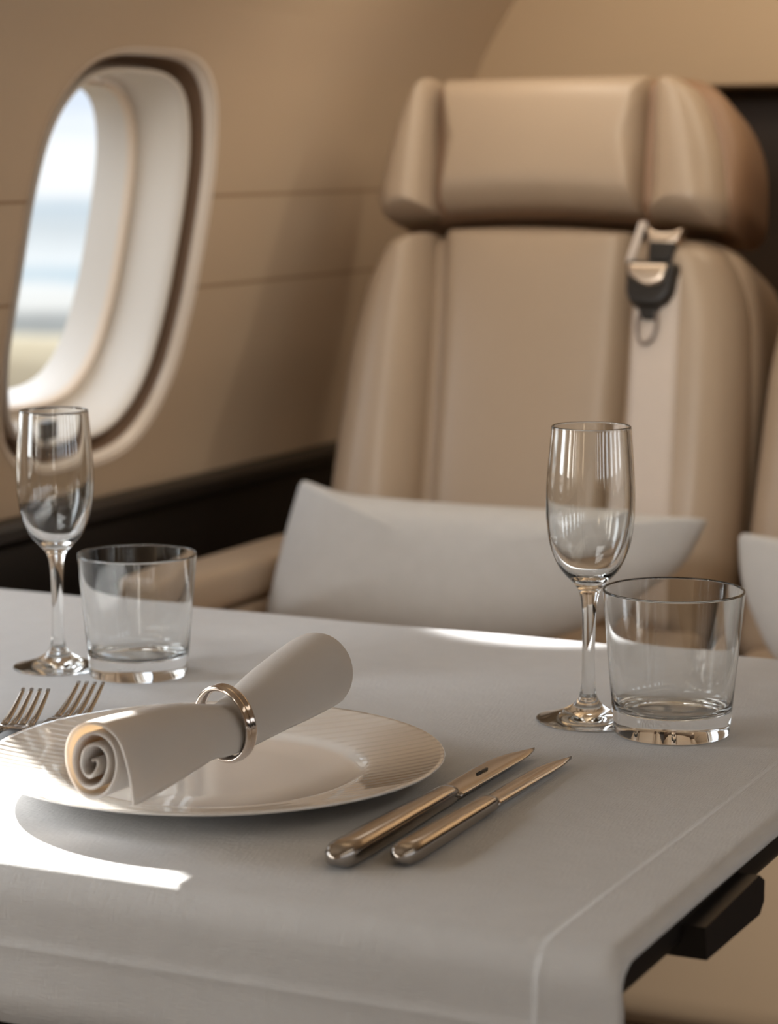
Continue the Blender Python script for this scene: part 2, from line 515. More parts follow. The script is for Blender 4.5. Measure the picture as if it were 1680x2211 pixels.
# ------------------------------------------------------------------ seats
RS = .33; RA = math.atan(RS)
RN = Vector((0, -cos(RA), sin(RA)))
def make_seat(xo, label, armrest=True):
    """xo shifts the first seat's world x; the backrest leans on the plane y = 2.2 + .33 (z - .5)"""
    t = thing('aircraft_seat', label, 'seat', (-.925 + xo, 2.2, 0), 'leather seats behind the table')
    def mp(u, v, h): return Vector((u + xo, 2.2 + RS * (v - .5), v)) + RN * h
    # backrest
    bm = bmesh.new()
    poly = round_poly([(-1.150, .50), (-.702, .50), (-.708, .86), (-.740, .972), (-1.120, .972), (-1.153, .86)], [.03, .03, .08, .06, .06, .08])
    puff(bm, poly, lambda u, v, h: mp(u, v, h - .05), .035, .03, back=.09)
    sh = link_bm('backrest_shell', bm, M['leather'], t); sharp(sh, 60)
    bm = bmesh.new()
    poly = round_poly([(-1.036, .56), (-.828, .56), (-.833, .75), (-.846, .9745), (-.957, .982), (-1.068, .9745), (-1.056, .86), (-1.043, .70)], [.02, .02, .05, .012, .1, .012, .05, .05])
    puff(bm, poly, lambda u, v, h: mp(u, v, h - .03), .034, .024, back=.02, crown=.006, gap=.0026)
    link_bm('backrest_cushion', bm, M['leather'], t)
    bm = bmesh.new()
    poly = round_poly([(-1.158, .56), (-1.041, .56), (-1.045, .69), (-1.058, .86), (-1.070, .972), (-1.118, .966), (-1.146, .915), (-1.157, .845), (-1.158, .70)], [.03, .01, .03, .05, .01, .03, .04, .05, .05])
    puff(bm, poly, lambda u, v, h: mp(u, v, h - .03), .052, .046, back=.03, crown=.006, gap=.0026)
    b1 = link_bm('side_bolster', bm, M['leather'], t)
    bm = bmesh.new()
    poly = round_poly([(-.824, .56), (-.703, .56), (-.705, .70), (-.713, .83), (-.725, .91), (-.756, .964), (-.8415, .9725), (-.838, .86), (-.829, .70)], [.01, .03, .05, .05, .04, .03, .01, .05, .03])
    puff(bm, poly, lambda u, v, h: mp(u, v, h - .03), .050, .044, back=.03, crown=.006, gap=.0026)
    b2 = link_bm('side_bolster', bm, M['leather'], t)
    # headrest: three stitched pads on a shell
    h = bpy.data.objects.new('headrest', None); COL.objects.link(h); h.parent = t; h.location = (-.03, .16, 1.05)
    bm = bmesh.new()
    poly = round_poly([(-1.128, .978), (-.940, .990), (-.752, .978), (-.742, .995), (-.750, 1.07), (-.79, 1.128), (-1.087, 1.128), (-1.122, 1.10), (-1.136, 1.05), (-1.139, .995)], [.012, .12, .012, .03, .05, .05, .04, .04, .05, .02])
    puff(bm, poly, lambda u, v, hh: mp(u, v, hh - .028), .030, .018, back=.075)
    link_bm('headrest_shell', bm, M['leather_dark'], h)
    bm = bmesh.new()
    poly = round_poly([(-1.0625, .983), (-.957, .9895), (-.8415, .983), (-.8395, 1.0), (-.848, 1.121), (-.852, 1.1265), (-1.077, 1.124), (-1.080, 1.115), (-1.0655, 1.0)], [.005, .12, .005, .02, .01, .006, .006, .01, .02])
    puff(bm, poly, lambda u, v, hh: mp(u, v, hh - .005), .034, .028, back=.02, crown=.004, gap=.0026)
    link_bm('headrest_pad', bm, M['leather'], h)
    bm = bmesh.new()
    poly = round_poly([(-1.128, .972), (-1.066, .981), (-1.068, 1.0), (-1.082, 1.118), (-1.086, 1.124), (-1.112, 1.108), (-1.131, 1.06), (-1.139, .992)], [.014, .006, .02, .01, .008, .03, .04, .02])
    puff(bm, poly, lambda u, v, hh: mp(u, v, hh - .005), .040, .034, back=.02, crown=.004, gap=.0026)
    link_bm('headrest_wing', bm, M['leather'], h)
    bm = bmesh.new()
    poly = round_poly([(-.837, .981), (-.760, .972), (-.748, .990), (-.766, 1.06), (-.790, 1.108), (-.828, 1.126), (-.8455, 1.119), (-.836, 1.0)], [.006, .014, .02, .05, .04, .02, .01, .02])
    puff(bm, poly, lambda u, v, hh: mp(u, v, hh - .005), .040, .034, back=.02, crown=.004, gap=.0026)
    link_bm('headrest_wing', bm, M['leather'], h)
    # seat cushion and base
    bm = bmesh.new()
    box_bm(bm, -1.14 + xo, -.705 + xo, 1.80, 2.27, .345, .585, .035, 5)
    link_bm('seat_cushion', bm, M['leather'], t)
    bm = bmesh.new()
    box_bm(bm, -1.135 + xo, -.71 + xo, 1.825, 2.25, .20, .343, .015, 3)
    link_bm('seat_front', bm, M['leather'], t)
    bm = bmesh.new()
    box_bm(bm, -1.09 + xo, -.75 + xo, 1.92, 2.24, .0, .198, .015, 2)
    link_bm('seat_base', bm, M['black'], t)
    if armrest:
        bm = bmesh.new()
        box_bm(bm, -1.195 + xo, -1.130 + xo, 1.90, 2.24, .615, .655, .014, 4)
        a = link_bm('armrest', bm, M['leather'], t)
        bm = bmesh.new()
        box_bm(bm, -1.190 + xo, -1.133 + xo, 1.91, 2.24, .40, .613, .008, 3)
        link_bm('armrest_side', bm, M['leather'], a)
    # shoulder belt with its buckle
    b = bpy.data.objects.new('seat_belt', None); COL.objects.link(b); b.parent = t; b.location = (.11, .13, .9)
    bm = bmesh.new(); rows = []
    for i in range(25):
        z = .575 + (.932 - .575) * i / 24
        xl = -.8065 - (z - .60) / .3 * .0245; wd = .0475
        hh = .0265 - .010 * max(0, (z - .92) / .02)
        rows.append([mp(xl + wd * k / 6, z, hh + .0015 * sin(pi * k / 6)) for k in range(7)])
    grid(bm, rows)
    st = link_bm('strap', bm, M['belt'], b)
    sm = st.modifiers.new('thick', 'SOLIDIFY'); sm.thickness = .0022; sm.offset = 1
    bk = bpy.data.objects.new('buckle', None); COL.objects.link(bk); bk.parent = b; bk.location = (0, 0, .01)
    bm = bmesh.new()
    poly = round_poly([(-.838, .898), (-.830, .886), (-.800, .884), (-.788, .898), (-.786, .930), (-.840, .932)], [.008, .01, .01, .008, .006, .006])
    puff(bm, poly, lambda u, v, hh: mp(u, v, hh + .026), .014, .006, back=.004, step=.004)
    return t, b, mp, bm
def finish_belt(t, b, mp, bm):
    body = link_bm('buckle_body', bm, M['buckle'], b)
    bm = bmesh.new()
    poly = round_poly([(-.836, .926), (-.834, .914), (-.815, .9035), (-.798, .908), (-.7945, .926)], [.003, .008, .01, .006, .003])
    puff(bm, poly, lambda u, v, hh: mp(u, v, hh + .0395), .003, .003, back=.002, step=.003, crown=.001)
    link_bm('release_plate', bm, M['brass'], body)['label'] = 'champagne metal release plate'
    bm = bmesh.new()
    poly = round_poly([(-.8195, .930), (-.796, .930), (-.792, .951), (-.8215, .952)], .004)
    puff(bm, poly, lambda u, v, hh: mp(u, v, hh + .024), .009, .003, back=.003, step=.003)
    link_bm('tongue_housing', bm, M['buckle'], body)
    bm = bmesh.new()
    poly = round_poly([(-.8225, .948), (-.807, .945), (-.791, .948), (-.786, .966), (-.800, .961), (-.814, .961), (-.826, .968)], .004)
    puff(bm, poly, lambda u, v, hh: mp(u, v, hh + .022), .010, .004, back=.003, step=.003)
    link_bm('latch_tongue', bm, M['brass'], body)
    bm = bmesh.new()
    rows = []
    for i in range(7):
        s = i / 6
        rows.append([mp(-.8335 + .010 * s * -1 + .008 * k / 3, .970 - .040 * s, .0275) for k in range(4)])
    grid(bm, rows)
    o = link_bm('side_strap', bm, M['belt'], body); m_ = o.modifiers.new('thick', 'SOLIDIFY'); m_.thickness = .002
    bm = bmesh.new()
    box = [mp(-.812 + .010 * cos(a) * (1 if abs(cos(a)) > .5 else 1), .870 + .019 * sin(a), .032) for a in [2 * pi * k / 24 for k in range(24)]]
    tube(bm, box, .0018, 8, closed=True)
    link_bm('strap_loop', bm, M['loop'], body)
    bm = bmesh.new()
    poly = round_poly([(-.826, .888), (-.818, .874), (-.806, .874), (-.800, .888)], .003)
    puff(bm, poly, lambda u, v, hh: mp(u, v, hh + .026), .008, .003, back=.002, step=.003)
    link_bm('buckle_neck', bm, M['buckle'], body)

def clear_empty(o):
    COL.objects.unlink(o); bpy.data.objects.remove(o)

s1 = make_seat(0, 'tan leather cabin seat nearest the window wall, shoulder belt on its backrest')
bk = [o for o in s1[1].children if o.name.startswith('buckle')][0]; clear_empty(bk)
finish_belt(*s1)
s2 = make_seat(.457, 'tan leather seat cut off at the right, on the aisle side of the belted seat', armrest=False)
bk = [o for o in s2[1].children if o.name.startswith('buckle')][0]; clear_empty(bk)
finish_belt(*s2)

# ------------------------------------------------------------------ pillows
def make_pillow(label, poly, yb, lean, loc, thick, grp):
    bm = bmesh.new()
    P = dens([Vector(p) for p in poly], .012); L = len(P)
    c = sum(P, Vector((0, 0))) / L
    n = Vector((0, -cos(lean), sin(lean)))
    rows = []
    for s, k in ((1, .0), (.985, .16), (.95, .33), (.88, .53), (.75, .76), (.55, .92), (.3, .99)):
        rows.append((s, k))
    def pos(q, s, h):
        v = c + (q - c) * s
        return Vector((v.x, yb + (v.y - .6) * math.tan(lean), v.y)) + n * h
    front = [[pos(q, s, thick * k) for q in P] for s, k in rows]
    back = [[pos(q, s, -thick * .6 * k) for q in P] for s, k in rows[1:]]
    allrows = list(reversed(front)) + back
    V = grid(bm, allrows, close_u=True)
    bm.faces.new(list(reversed(V[0]))); bm.faces.new(V[-1])
    o = link_bm('throw_pillow', bm, M['pillow'], loc=loc)
    return prop(o, label, 'pillow', grp)
P1 = round_poly([(-1.128, .588), (-.90, .584), (-.80, .604), (-.706, .672), (-.688, .716), (-.80, .7150), (-.95, .714), (-1.06, .716), (-1.107, .728), (-1.116, .68)], [.02, .05, .05, .02, .006, .05, .05, .05, .008, .03], 4)
make_pillow('wide grey woven pillow leaning on the belted seat, behind the right champagne flute', [p + Vector((-.001, .001)) for p in P1], 2.085, .30, (-.91, 2.07, .59), .05, 'grey pillows on the seats')
P2 = round_poly([(-.610, .586), (-.42, .584), (-.30, .594), (-.262, .655), (-.238, .704), (-.35, .704), (-.50, .700), (-.61, .699), (-.660, .703), (-.652, .655)], [.03, .05, .05, .02, .006, .05, .05, .05, .008, .04], 4)
make_pillow('grey pillow cut off at the right frame edge, on the aisle seat', [p + Vector((0, .004)) for p in P2], 2.085, .30, (-.45, 2.07, .59), .05, 'grey pillows on the seats')

# ------------------------------------------------------------------ table
XR, YN, YFAR = -.357, .982, 1.627
tb = thing('dining_table', 'black veneer cabin table under the white tablecloth', 'table', (-.8, 1.3, 0))
bm = bmesh.new(); box_bm(bm, -1.236, XR, YN, YFAR, .676, .6975, .007, 4)
link_bm('tabletop', bm, M['wood'], tb)
bm = bmesh.new(); box_bm(bm, -1.20, XR - .02, YN + .02, YFAR - .03, .664, .676, .004, 2)
link_bm('underframe', bm, M['wood'], tb)
bm = bmesh.new()
prof = [(1.072, .671), (1.069, .688), (1.155, .690), (1.164, .685), (1.164, .674), (1.157, .669)]
rows = [[Vector((x, y if x < -.34 else y + (.002 if y < 1.1 else -.002), z)) for y, z in prof] for x in (-.385, -.348, -.345)]
loft(bm, rows); sharp(link_bm('latch', bm, M['black'], tb), 25)['label'] = 'black latch block under the table edge'
bm = bmesh.new(); box_bm(bm, -.95, -.65, 1.22, 1.38, .0, .66, .02, 3)
link_bm('pedestal', bm, M['wood'], tb)

# ------------------------------------------------------------------ tablecloth
def cloth():
    bm = bmesh.new()
    ys = []                                        # (y, z, arc) profile across the table, near drop to far drop
    R_ = .018
    prof = [(YN - .009, .6245), (YN - .009, .640), (YN - .009, .655), (YN - .009, .6612), (YN - .009, .6622), (YN - .009, .6632), (YN - .009, .668), (YN - .009, .675), (YN - .009, .679)]
    for k in range(1, 9):
        a = pi - k / 8 * pi / 2
        prof.append((YN - .009 + R_ * (1 + cos(a)), .70 - R_ + R_ * sin(a)))
    n = 70
    for k in range(1, n + 1): prof.append((YN + R_ - .009 + (YFAR - .006 - YN - R_ + .009) * k / n, .70))
    for k in range(1, 6):
        a = pi / 2 - k / 5 * pi / 2
        prof.append((YFAR - .006 + .008 * cos(a), .692 + .008 * sin(a)))
    prof.append((YFAR + .002, .66)); prof.append((YFAR + .002, .63))
    xs = [-1.2385 + (-.3955 + 1.2385) * k / 90 for k in range(91)]
    hem0 = -.3912
    xs += [hem0 - .0006, hem0, hem0 + .0008, hem0 + .0016, hem0 + .004] + [hem0 + .004 + (.3912 - .3505 - .004) * k / 12 for k in range(1, 13)]
    XE = xs[-1]
    rows = []
    rnd = random.Random(3)
    for i, (y, z) in enumerate(prof):
        row = []
        top = z > .6995
        for x in xs:
            yy, zz, xx = y, z, x
            # drop over the long right edge
            over = max(0., x - (XR - .006))
            fk = max(0., min(1., (z - .676) / .024))
            if over > 0:
                zz -= over * over * 36 * fk
                xx -= over * .18 * fk
            wav = .0006 * sin(9 * x + 4 * y) * sin(7 * y + 2) + .0004 * sin(31 * x - 17 * y)
            if top: zz += wav * .6 * min(1, (y - YN) * 12)
            else:
                if y < YN: yy += (.0012 * sin(13 * x + 1) + .0006 * sin(41 * x)) * (.70 - z) / .07 - .004 * ((.70 - z) / .07) ** 2
            # hems: a stitched ridge and the doubled strip outside it
            if hem0 - .0003 < x < hem0 + .0012:
                if top: zz += .0007
                elif y < YN: yy -= .0007
            elif x >= hem0 + .0012:
                if top: zz += .0006
                elif y < YN: yy -= .0006
            if y < YN and z < .6627: yy -= .0007 if z < .6615 else .0010
            row.append(Vector((xx, yy, zz)))
        rows.append(row)
    grid(bm, rows)
    o = link_bm('tablecloth', bm, M['cloth'], loc=(-.8, 1.3, .70))
    # normals up
    up = sum(p.normal.z for p in o.data.polygons)
    if up < 0: o.data.flip_normals()
    md = o.modifiers.new('thick', 'SOLIDIFY'); md.thickness = .0016; md.offset = -1
    return prop(o, 'white linen tablecloth with a stitched hem draped over the table', 'tablecloth')
cloth()

# ------------------------------------------------------------------ plate
PC = (-.665, 1.169, .70)
pp = [(0, .0045), (.05, .0045), (.076, .0050), (.0810, .0058), (.0835, .0070), (.088, .0082), (.105, .0112), (.120, .0141), (.1255, .0155), (.1278, .0160), (.1286, .0152), (.1280, .0143), (.120, .0118), (.100, .0080), (.085, .0042), (.078, .0012), (.075, .0002), (.072, .0002), (.070, .0014), (0, .0018)]
bm = bmesh.new(); lathe(bm, pp, PC, 160)
pl = link_bm('charger_plate', bm, M['plate'], loc=PC)
prop(pl, 'round white porcelain plate with a ribbed rim, under the rolled napkin', 'plate')

# ------------------------------------------------------------------ napkin: a rolled sheet with its flap hanging down
def napkin():
    bm = bmesh.new()
    # (y, radius across, radius up, centre x, centre z, flap length)
    st = [(1.0245, .0180, .0216, -.6540, .7440, .0150), (1.040, .0182, .0213, -.6530, .7438, .0145), (1.065, .0192, .0205, -.6505, .7430, .012), (1.095, .0185, .0192, -.648, .7415, .009), (1.120, .0164, .0168, -.645, .7388, .006),
          (1.138, .0152, .0152, -.643, .7372, .004), (1.154, .0163, .0164, -.642, .7392, .003), (1.180, .0190, .0196, -.641, .7435, .003), (1.205, .0210, .0220, -.641, .7460, .003), (1.232, .0225, .0236, -.642, .7480, .003), (1.246, .0225, .0236, -.643, .7485, .003), (1.254, .0212, .0222, -.6435, .7485, .003)]
    Y = spline([(s[0], s[1], s[2]) for s in st], 5); Z = spline([(s[3], s[4], s[5]) for s in st], 5)
    turns = 3.15; n = 150
    rows = []
    for (y, ra, rb), (cx, cz, fl) in zip(Y, Z):
        u = (y - 1.0245) / .23
        row = []
        for k in range(n + 1):
            t = k / n
            th = t * turns * 2 * pi
            rr = .10 + .90 * t ** .80
            # gathers in the roll so that the layers are not perfectly even
            rr *= 1 + (.07 * sin(3 * th + 2) * (1 - t) + .16 * sin(2.0 * th + .6) * (1 - t) ** 1.2) * 1.
            ang = th * -1 + (turns % 1) * 2 * pi + .35
            off = .0035 * (1 - t)
            a = cos(ang) * ra * rr - off; b = sin(ang) * rb * rr - off * .7
            yy = y + (.0035 * (1 - t) * (1 if u < .1 else 0)) + (.0018 * sin(2 * th) if u < .02 else 0)
            row.append(Vector((cx + a, yy, cz + b)))
        # outer end: hangs straight down as a flap near the front, hugs the roll behind the ring
        e, d = row[-1].copy(), (row[-1] - row[-2]).normalized()
        dn = Vector((.06, 0, -1)).normalized()
        wf = max(0., min(1., (.42 - u) / .14)); wf = wf * wf * (3 - 2 * wf)
        for k in range(1, 9):
            s = k / 8
            dd = (d * (1 - s) + dn * s).normalized()
            e = e + dd * (fl * 1.85) / 8
            h = Vector((cx + cos(ang - .13 * k) * ra * 1.0, y, cz + sin(ang - .13 * k) * rb * 1.0))
            q = h.lerp(e, wf)
            q.z = max(q.z, .7172)
            row.append(q)
        rows.append(row)
    grid(bm, rows)
    o = link_bm('napkin', bm, M['napkin'], loc=(-.646, 1.16, .72), recalc=True)
    md = o.modifiers.new('thick', 'SOLIDIFY'); md.thickness = .0017; md.offset = 0
    return prop(o, 'white linen napkin rolled up and laid across the plate', 'napkin')
napkin()

# napkin ring: a double-beaded metal band standing around the napkin, turned a little
def napkin_ring():
    c = Vector((-.6420, 1.139, .7412)); yaw = radians(-16); tilt = radians(6)
    Rm = Matrix.Rotation(yaw, 3, 'Z') @ Matrix.Rotation(tilt, 3, 'X')
    bm = bmesh.new(); rows = []
    sec = []
    for k in range(28):
        a = 2 * pi * k / 28
        w = .0040 * cos(a); h = .0021 * sin(a)
        if sin(a) > 0: h *= 1 - .55 * math.exp(-((w / .0010) ** 2))
        sec.append((w, h))
    for j in range(96):
        th = 2 * pi * j / 96
        rows.append([c + Rm @ Vector(((.0197 + h) * cos(th), w, (.0203 + h) * sin(th))) for w, h in sec])
    grid(bm, rows, close_u=True, close_v=True)
    o = link_bm('napkin_ring', bm, M['ring'], loc=c)
    return prop(o, 'polished champagne metal ring holding the rolled napkin', 'napkin ring')
napkin_ring()

# ------------------------------------------------------------------ knives
def make_knife(label, x, y0, y1, y2, hw, bw, z=.70, yaw=0.):
    """handle from y0 to y1, blade from y1 to y2; hw, bw are half widths"""
    t = thing('table_knife', label, 'knife', (x, y0, z), 'knives to the right of the plate')
    bm = bmesh.new(); rings = []
    L = y1 - y0
    for s, w, h in ((0, .18, .20), (.012, .52, .52), (.035, .80, .80), (.075, .97, .97), (.15, 1.0, 1.0), (.35, .98, .97), (.6, .88, .88), (.85, .78, .78), (.97, .76, .76), (1., .70, .70)):
        r = []
        for k in range(28):
            a = 2 * pi * k / 28; c_, s_ = cos(a), sin(a)
            e = 2 / 3.0
            xx = hw * w * math.copysign(abs(c_) ** e, c_); zz = hw * .74 * h * math.copysign(abs(s_) ** e, s_)
            r.append(Vector((x + xx, y0 + L * s, z + hw * .74 + zz)))
        rings.append(r)
    loft(bm, rings)
    link_bm('handle', bm, M['steel'], t)
    bm = bmesh.new(); rings = []
    # blade: straight-ish back on the right, belly on the left, pointed tip that curls right
    n = 22; zb = z + hw * .74
    for i in range(n + 1):
        s = i / n
        left = -bw * (.86 + .22 * sin(min(1, s / .62) * pi / 2)) if s < .62 else -bw * 1.08 + (bw * 1.08 + bw * .18) * ((s - .62) / .38) ** 2.0
        right = bw * .86 - bw * .30 * s - (bw * .30) * max(0, (s - .8) / .2) ** 2
        if right < left + .0006: right = left + .0006
        y = y1 - .002 + (y2 - y1 + .002) * s
        mid = (left + right) / 2; hwid = (right - left) / 2
        th = .0016 * (1 - .6 * s) + .0003
        zc = zb - .0015 * s
        r = []
        for k in range(16):
            a = 2 * pi * k / 16
            r.append(Vector((x + mid + hwid * cos(a), y, zc + th * sin(a) - .0006 * cos(a) * (hwid / bw))))
        rings.append(r)
    loft(bm, rings)
    b = link_bm('blade', bm, M['steel'], t)
    return t, b
k1, b1 = make_knife('table knife lying nearest to the plate, larger of the two knives', -.5255, 1.038, 1.177, 1.294, .0086, .0094)
bm = bmesh.new(); box_bm(bm, -.5268, -.5256, 1.2165, 1.2305, .7056, .70815, 0)
link_bm('stamp', bm, M['black'], b1)['label'] = 'small dark maker stamp'
make_knife('slimmer table knife on the far side of the larger knife from the plate', -.4995, 1.057, 1.173, 1.288, .0072, .0064)

# ------------------------------------------------------------------ forks
def make_fork(label, bx, by, head, sc=1.):
    """tine roots at (bx, by); heading turns the fork from +y to the left"""
    t = thing('table_fork', label, 'fork', (bx, by, .70), 'forks to the left of the plate')
    d = Vector((-sin(head), cos(head), 0)); r = Vector((cos(head), sin(head), 0)); o = Vector((bx, by, .70))
    def P(a, s, z): return o + r * a * sc + d * s * sc + Vector((0, 0, z))
    def ell(s, w, h, z, n=20):
        return [P(w * cos(2 * pi * k / n), s, z + h * sin(2 * pi * k / n)) for k in range(n)]
    bm = bmesh.new()
    loft(bm, [ell(*q) for q in ((-.135, .002, .001, .0032), (-.132, .0060, .002, .0032), (-.120, .0078, .0024, .0034), (-.095, .0068, .0024, .0044), (-.065, .0044, .0022, .0075), (-.045, .0032, .0020, .0098), (-.034, .0034, .0019, .0100))])
    link_bm('handle', bm, M['steel'], t)
    bm = bmesh.new()
    loft(bm, [ell(*q) for q in ((-.0345, .0034, .0019, .0100), (-.026, .0050, .0016, .0092), (-.018, .0085, .0014, .0072), (-.010, .0096, .0012, .0050), (0., .0101, .0011, .0040), (.003, .0101, .0011, .0040))])
    link_bm('head', bm, M['steel'], t)
    for k in range(4):
        a0 = -.0085 + .00565 * k
        bm = bmesh.new(); rings = []
        for i in range(13):
            s = i / 12
            z = .0040 + .0135 * s ** 1.5
            w = .0025 * (1 - .5 * s); h = .0013 * (1 - .5 * s)
            a = a0 * (1 - .06 * s)
            rings.append([P(a + w * math.copysign(abs(cos(q)) ** .7, cos(q)), .0015 + .043 * s, z + h * math.copysign(abs(sin(q)) ** .7, sin(q))) for q in [2 * pi * m / 12 for m in range(12)]])
        loft(bm, rings)
        link_bm('tine', bm, M['steel'], t)
    return t
make_fork('outer fork farthest from the plate, its tines beside the left frame edge', -.8300, 1.214, radians(17))
make_fork('inner fork next to the plate, its tines pointing at the left tumbler', -.8120, 1.2450, radians(14))

# ------------------------------------------------------------------ glasses
def make_flute(label, c, sc, szz):
    t = thing('champagne_flute', label, 'champagne flute', c, 'champagne flutes')
    def sp(pts, n=6): return [(p.x * sc, p.y * szz) for p in spline([(r, z, 0) for r, z in pts], n)]
    outer = sp([(.0062, .0800), (.0078, .0835), (.0125, .0885), (.0185, .0955), (.0240, .1080), (.0266, .1220), (.0273, .1350), (.0268, .1520), (.0254, .1700), (.0243, .1828)])
    rim = [((.02375 + .00055 * cos(pi * k / 8)) * sc, (.1829 + .00065 * sin(pi * k / 8)) * szz) for k in range(1, 8)]
    inner = sp([(.0232, .1826), (.0243, .1700), (.0257, .1520), (.0262, .1350), (.0254, .1220), (.0227, .1090), (.0168, .0970), (.0095, .0905), (.0040, .0885), (0, .0881)])
    inner[-1] = (0., inner[-1][1])
    bm = bmesh.new(); lathe(bm, outer + rim + inner, c, 96)
    link_bm('bowl', bm, M['glass'], t, recalc=False)
    stem = sp([(.0062, .0800), (.0050, .0740), (.0043, .0640), (.0040, .0500), (.0040, .0340), (.0044, .0220), (.0056, .0150)])
    bm = bmesh.new(); lathe(bm, stem[::-1], c, 48)
    link_bm('stem', bm, M['glass'], t, recalc=False)
    foot = sp([(.0056, .0150), (.0088, .0105), (.0150, .0066), (.0230, .0038), (.0300, .0020), (.0318, .0014)]) + [(.0322 * sc, .0009), (.0316 * sc, .0003), (.0290 * sc, .0003), (.015 * sc, .0012), (0, .0016)]
    bm = bmesh.new(); lathe(bm, foot[::-1], c, 96)
    link_bm('foot', bm, M['glass'], t, recalc=False)
    return t
make_flute('tall empty champagne flute at the right of the table, behind the two knives', (-.5290, 1.3955, .70), 1., 1.)
make_flute('tall empty champagne flute at the window side of the table, behind the forks', (-.9118, 1.387, .70), .955, .963)

def make_tumbler(label, c, sc):
    pr = [(0, .0010), (.029, .0010), (.0325, .0002), (.0345, .0008), (.0352, .0030), (.0356, .0070), (.0368, .0200), (.0395, .0500), (.0424, .0840), (.0427, .0878), (.0420, .0884), (.0413, .0878),
          (.0406, .0800), (.0378, .0500), (.0352, .0250), (.0336, .0180), (.0300, .0152), (.0240, .0142), (.012, .0138), (0, .0137)]
    li = pr.index((.0420, .0884))
    lip = [Vector((.0420 + .0007 * cos(pi * k / 10), .0878 + .0008 * sin(pi * k / 10), 0)) for k in range(1, 10)]
    sp_ = spline([(r, z, 0) for r, z in pr[:li]], 4) + lip + spline([(r, z, 0) for r, z in pr[li + 1:]], 4)
    prof = [(max(0, p.x) * sc, max(.0002, p.y) * sc) for p in sp_]
    prof[0] = (0, prof[0][1]); prof[-1] = (0, prof[-1][1])
    prof = [prof[0]] + [p for p in prof[1:-1] if p[0] > .0003] + [prof[-1]]
    bm = bmesh.new(); lathe(bm, prof, c, 112)
    o = link_bm('tumbler', bm, M['glass'], loc=c, recalc=True)
    return prop(o, label, 'tumbler', 'water tumblers')
make_tumbler('empty thick-based glass tumbler beside the right champagne flute', (-.4712, 1.386, .70), 1.)
make_tumbler('empty thick-based glass tumbler beside the window-side champagne flute', (-.8505, 1.391, .70), .935)

# ------------------------------------------------------------------ sky seen through the windows
W = bpy.data.worlds.new('sky'); S.world = W; W.use_nodes = True
nt = W.node_tree; nt.nodes.clear()
wo = nt.nodes.new('ShaderNodeOutputWorld'); bg = nt.nodes.new('ShaderNodeBackground')
tc = nt.nodes.new('ShaderNodeTexCoord'); sep = nt.nodes.new('ShaderNodeSeparateXYZ')
nt.links.new(tc.outputs['Generated'], sep.inputs[0])
mp = nt.nodes.new('ShaderNodeMapping'); mp.inputs['Scale'].default_value = (6, 6, 60)
nt.links.new(tc.outputs['Generated'], mp.inputs[0])
nz = nt.nodes.new('ShaderNodeTexNoise'); nz.inputs['Scale'].default_value = 1.6; nz.inputs['Detail'].default_value = 6
nt.links.new(mp.outputs[0], nz.inputs['Vector'])
a1 = nt.nodes.new('ShaderNodeMath'); a1.operation = 'MULTIPLY_ADD'; a1.inputs[1].default_value = .022; a1.inputs[2].default_value = -.011
nt.links.new(nz.outputs['Fac'], a1.inputs[0])
a2 = nt.nodes.new('ShaderNodeMath'); a2.operation = 'ADD'
nt.links.new(sep.outputs['Z'], a2.inputs[0]); nt.links.new(a1.outputs[0], a2.inputs[1])
mr = nt.nodes.new('ShaderNodeMapRange'); mr.inputs['From Min'].default_value = -.12; mr.inputs['From Max'].default_value = .08
nt.links.new(a2.outputs[0], mr.inputs['Value'])
cr = nt.nodes.new('ShaderNodeValToRGB'); el = cr.color_ramp.elements
def stop(z, c):
    e = el.new(max(0, min(1, (z + .12) / .20))); e.color = (*c, 1)
el[0].position = 0; el[0].color = (.36, .29, .20, 1); el[1].position = 1; el[1].color = (.80, .86, .95, 1)
for z, c in ((-.105, (.34, .28, .20)), (-.088, (.50, .43, .31)), (-.079, (.86, .76, .56)), (-.0755, (.95, .88, .70)), (-.073, (.34, .36, .36)), (-.066, (.42, .44, .44)), (-.0615, (.84, .85, .83)), (-.054, (.90, .92, .92)),
             (-.049, (.60, .72, .80)), (-.042, (.85, .90, .93)), (-.034, (.66, .72, .76)), (-.022, (.58, .68, .76)), (-.014, (.93, .95, .97)), (.004, (.92, .95, .98)), (.018, (.72, .80, .92))):
    stop(z, c)
nt.links.new(mr.outputs[0], cr.inputs[0])
nt.links.new(cr.outputs[0], bg.inputs[0]); 
# the sky grows brighter above the cloud bank on the horizon
br = nt.nodes.new('ShaderNodeMapRange'); br.interpolation_type = 'SMOOTHSTEP'
br.inputs['From Min'].default_value = .06; br.inputs['From Max'].default_value = .40
br.inputs['To Min'].default_value = 1.15; br.inputs['To Max'].default_value = 3.3
nt.links.new(sep.outputs['Z'], br.inputs['Value']); nt.links.new(br.outputs[0], bg.inputs[1])
nt.links.new(bg.outputs[0], wo.inputs[0])

# ------------------------------------------------------------------ lights
def light(name, typ, loc, energy, col, size=None, size_y=None, aim=None, **kw):
    l = bpy.data.lights.new(name, typ); l.energy = energy; l.color = col
    if typ == 'AREA':
        l.shape = 'RECTANGLE'; l.size = size; l.size_y = size_y or size
    for k, v in kw.items(): setattr(l, k, v)
    o = bpy.data.objects.new(name, l); COL.objects.link(o); o.location = loc
    if aim is not None:
        o.rotation_euler = (Vector(aim)).to_track_quat('-Z', 'Y').to_euler()
    return o
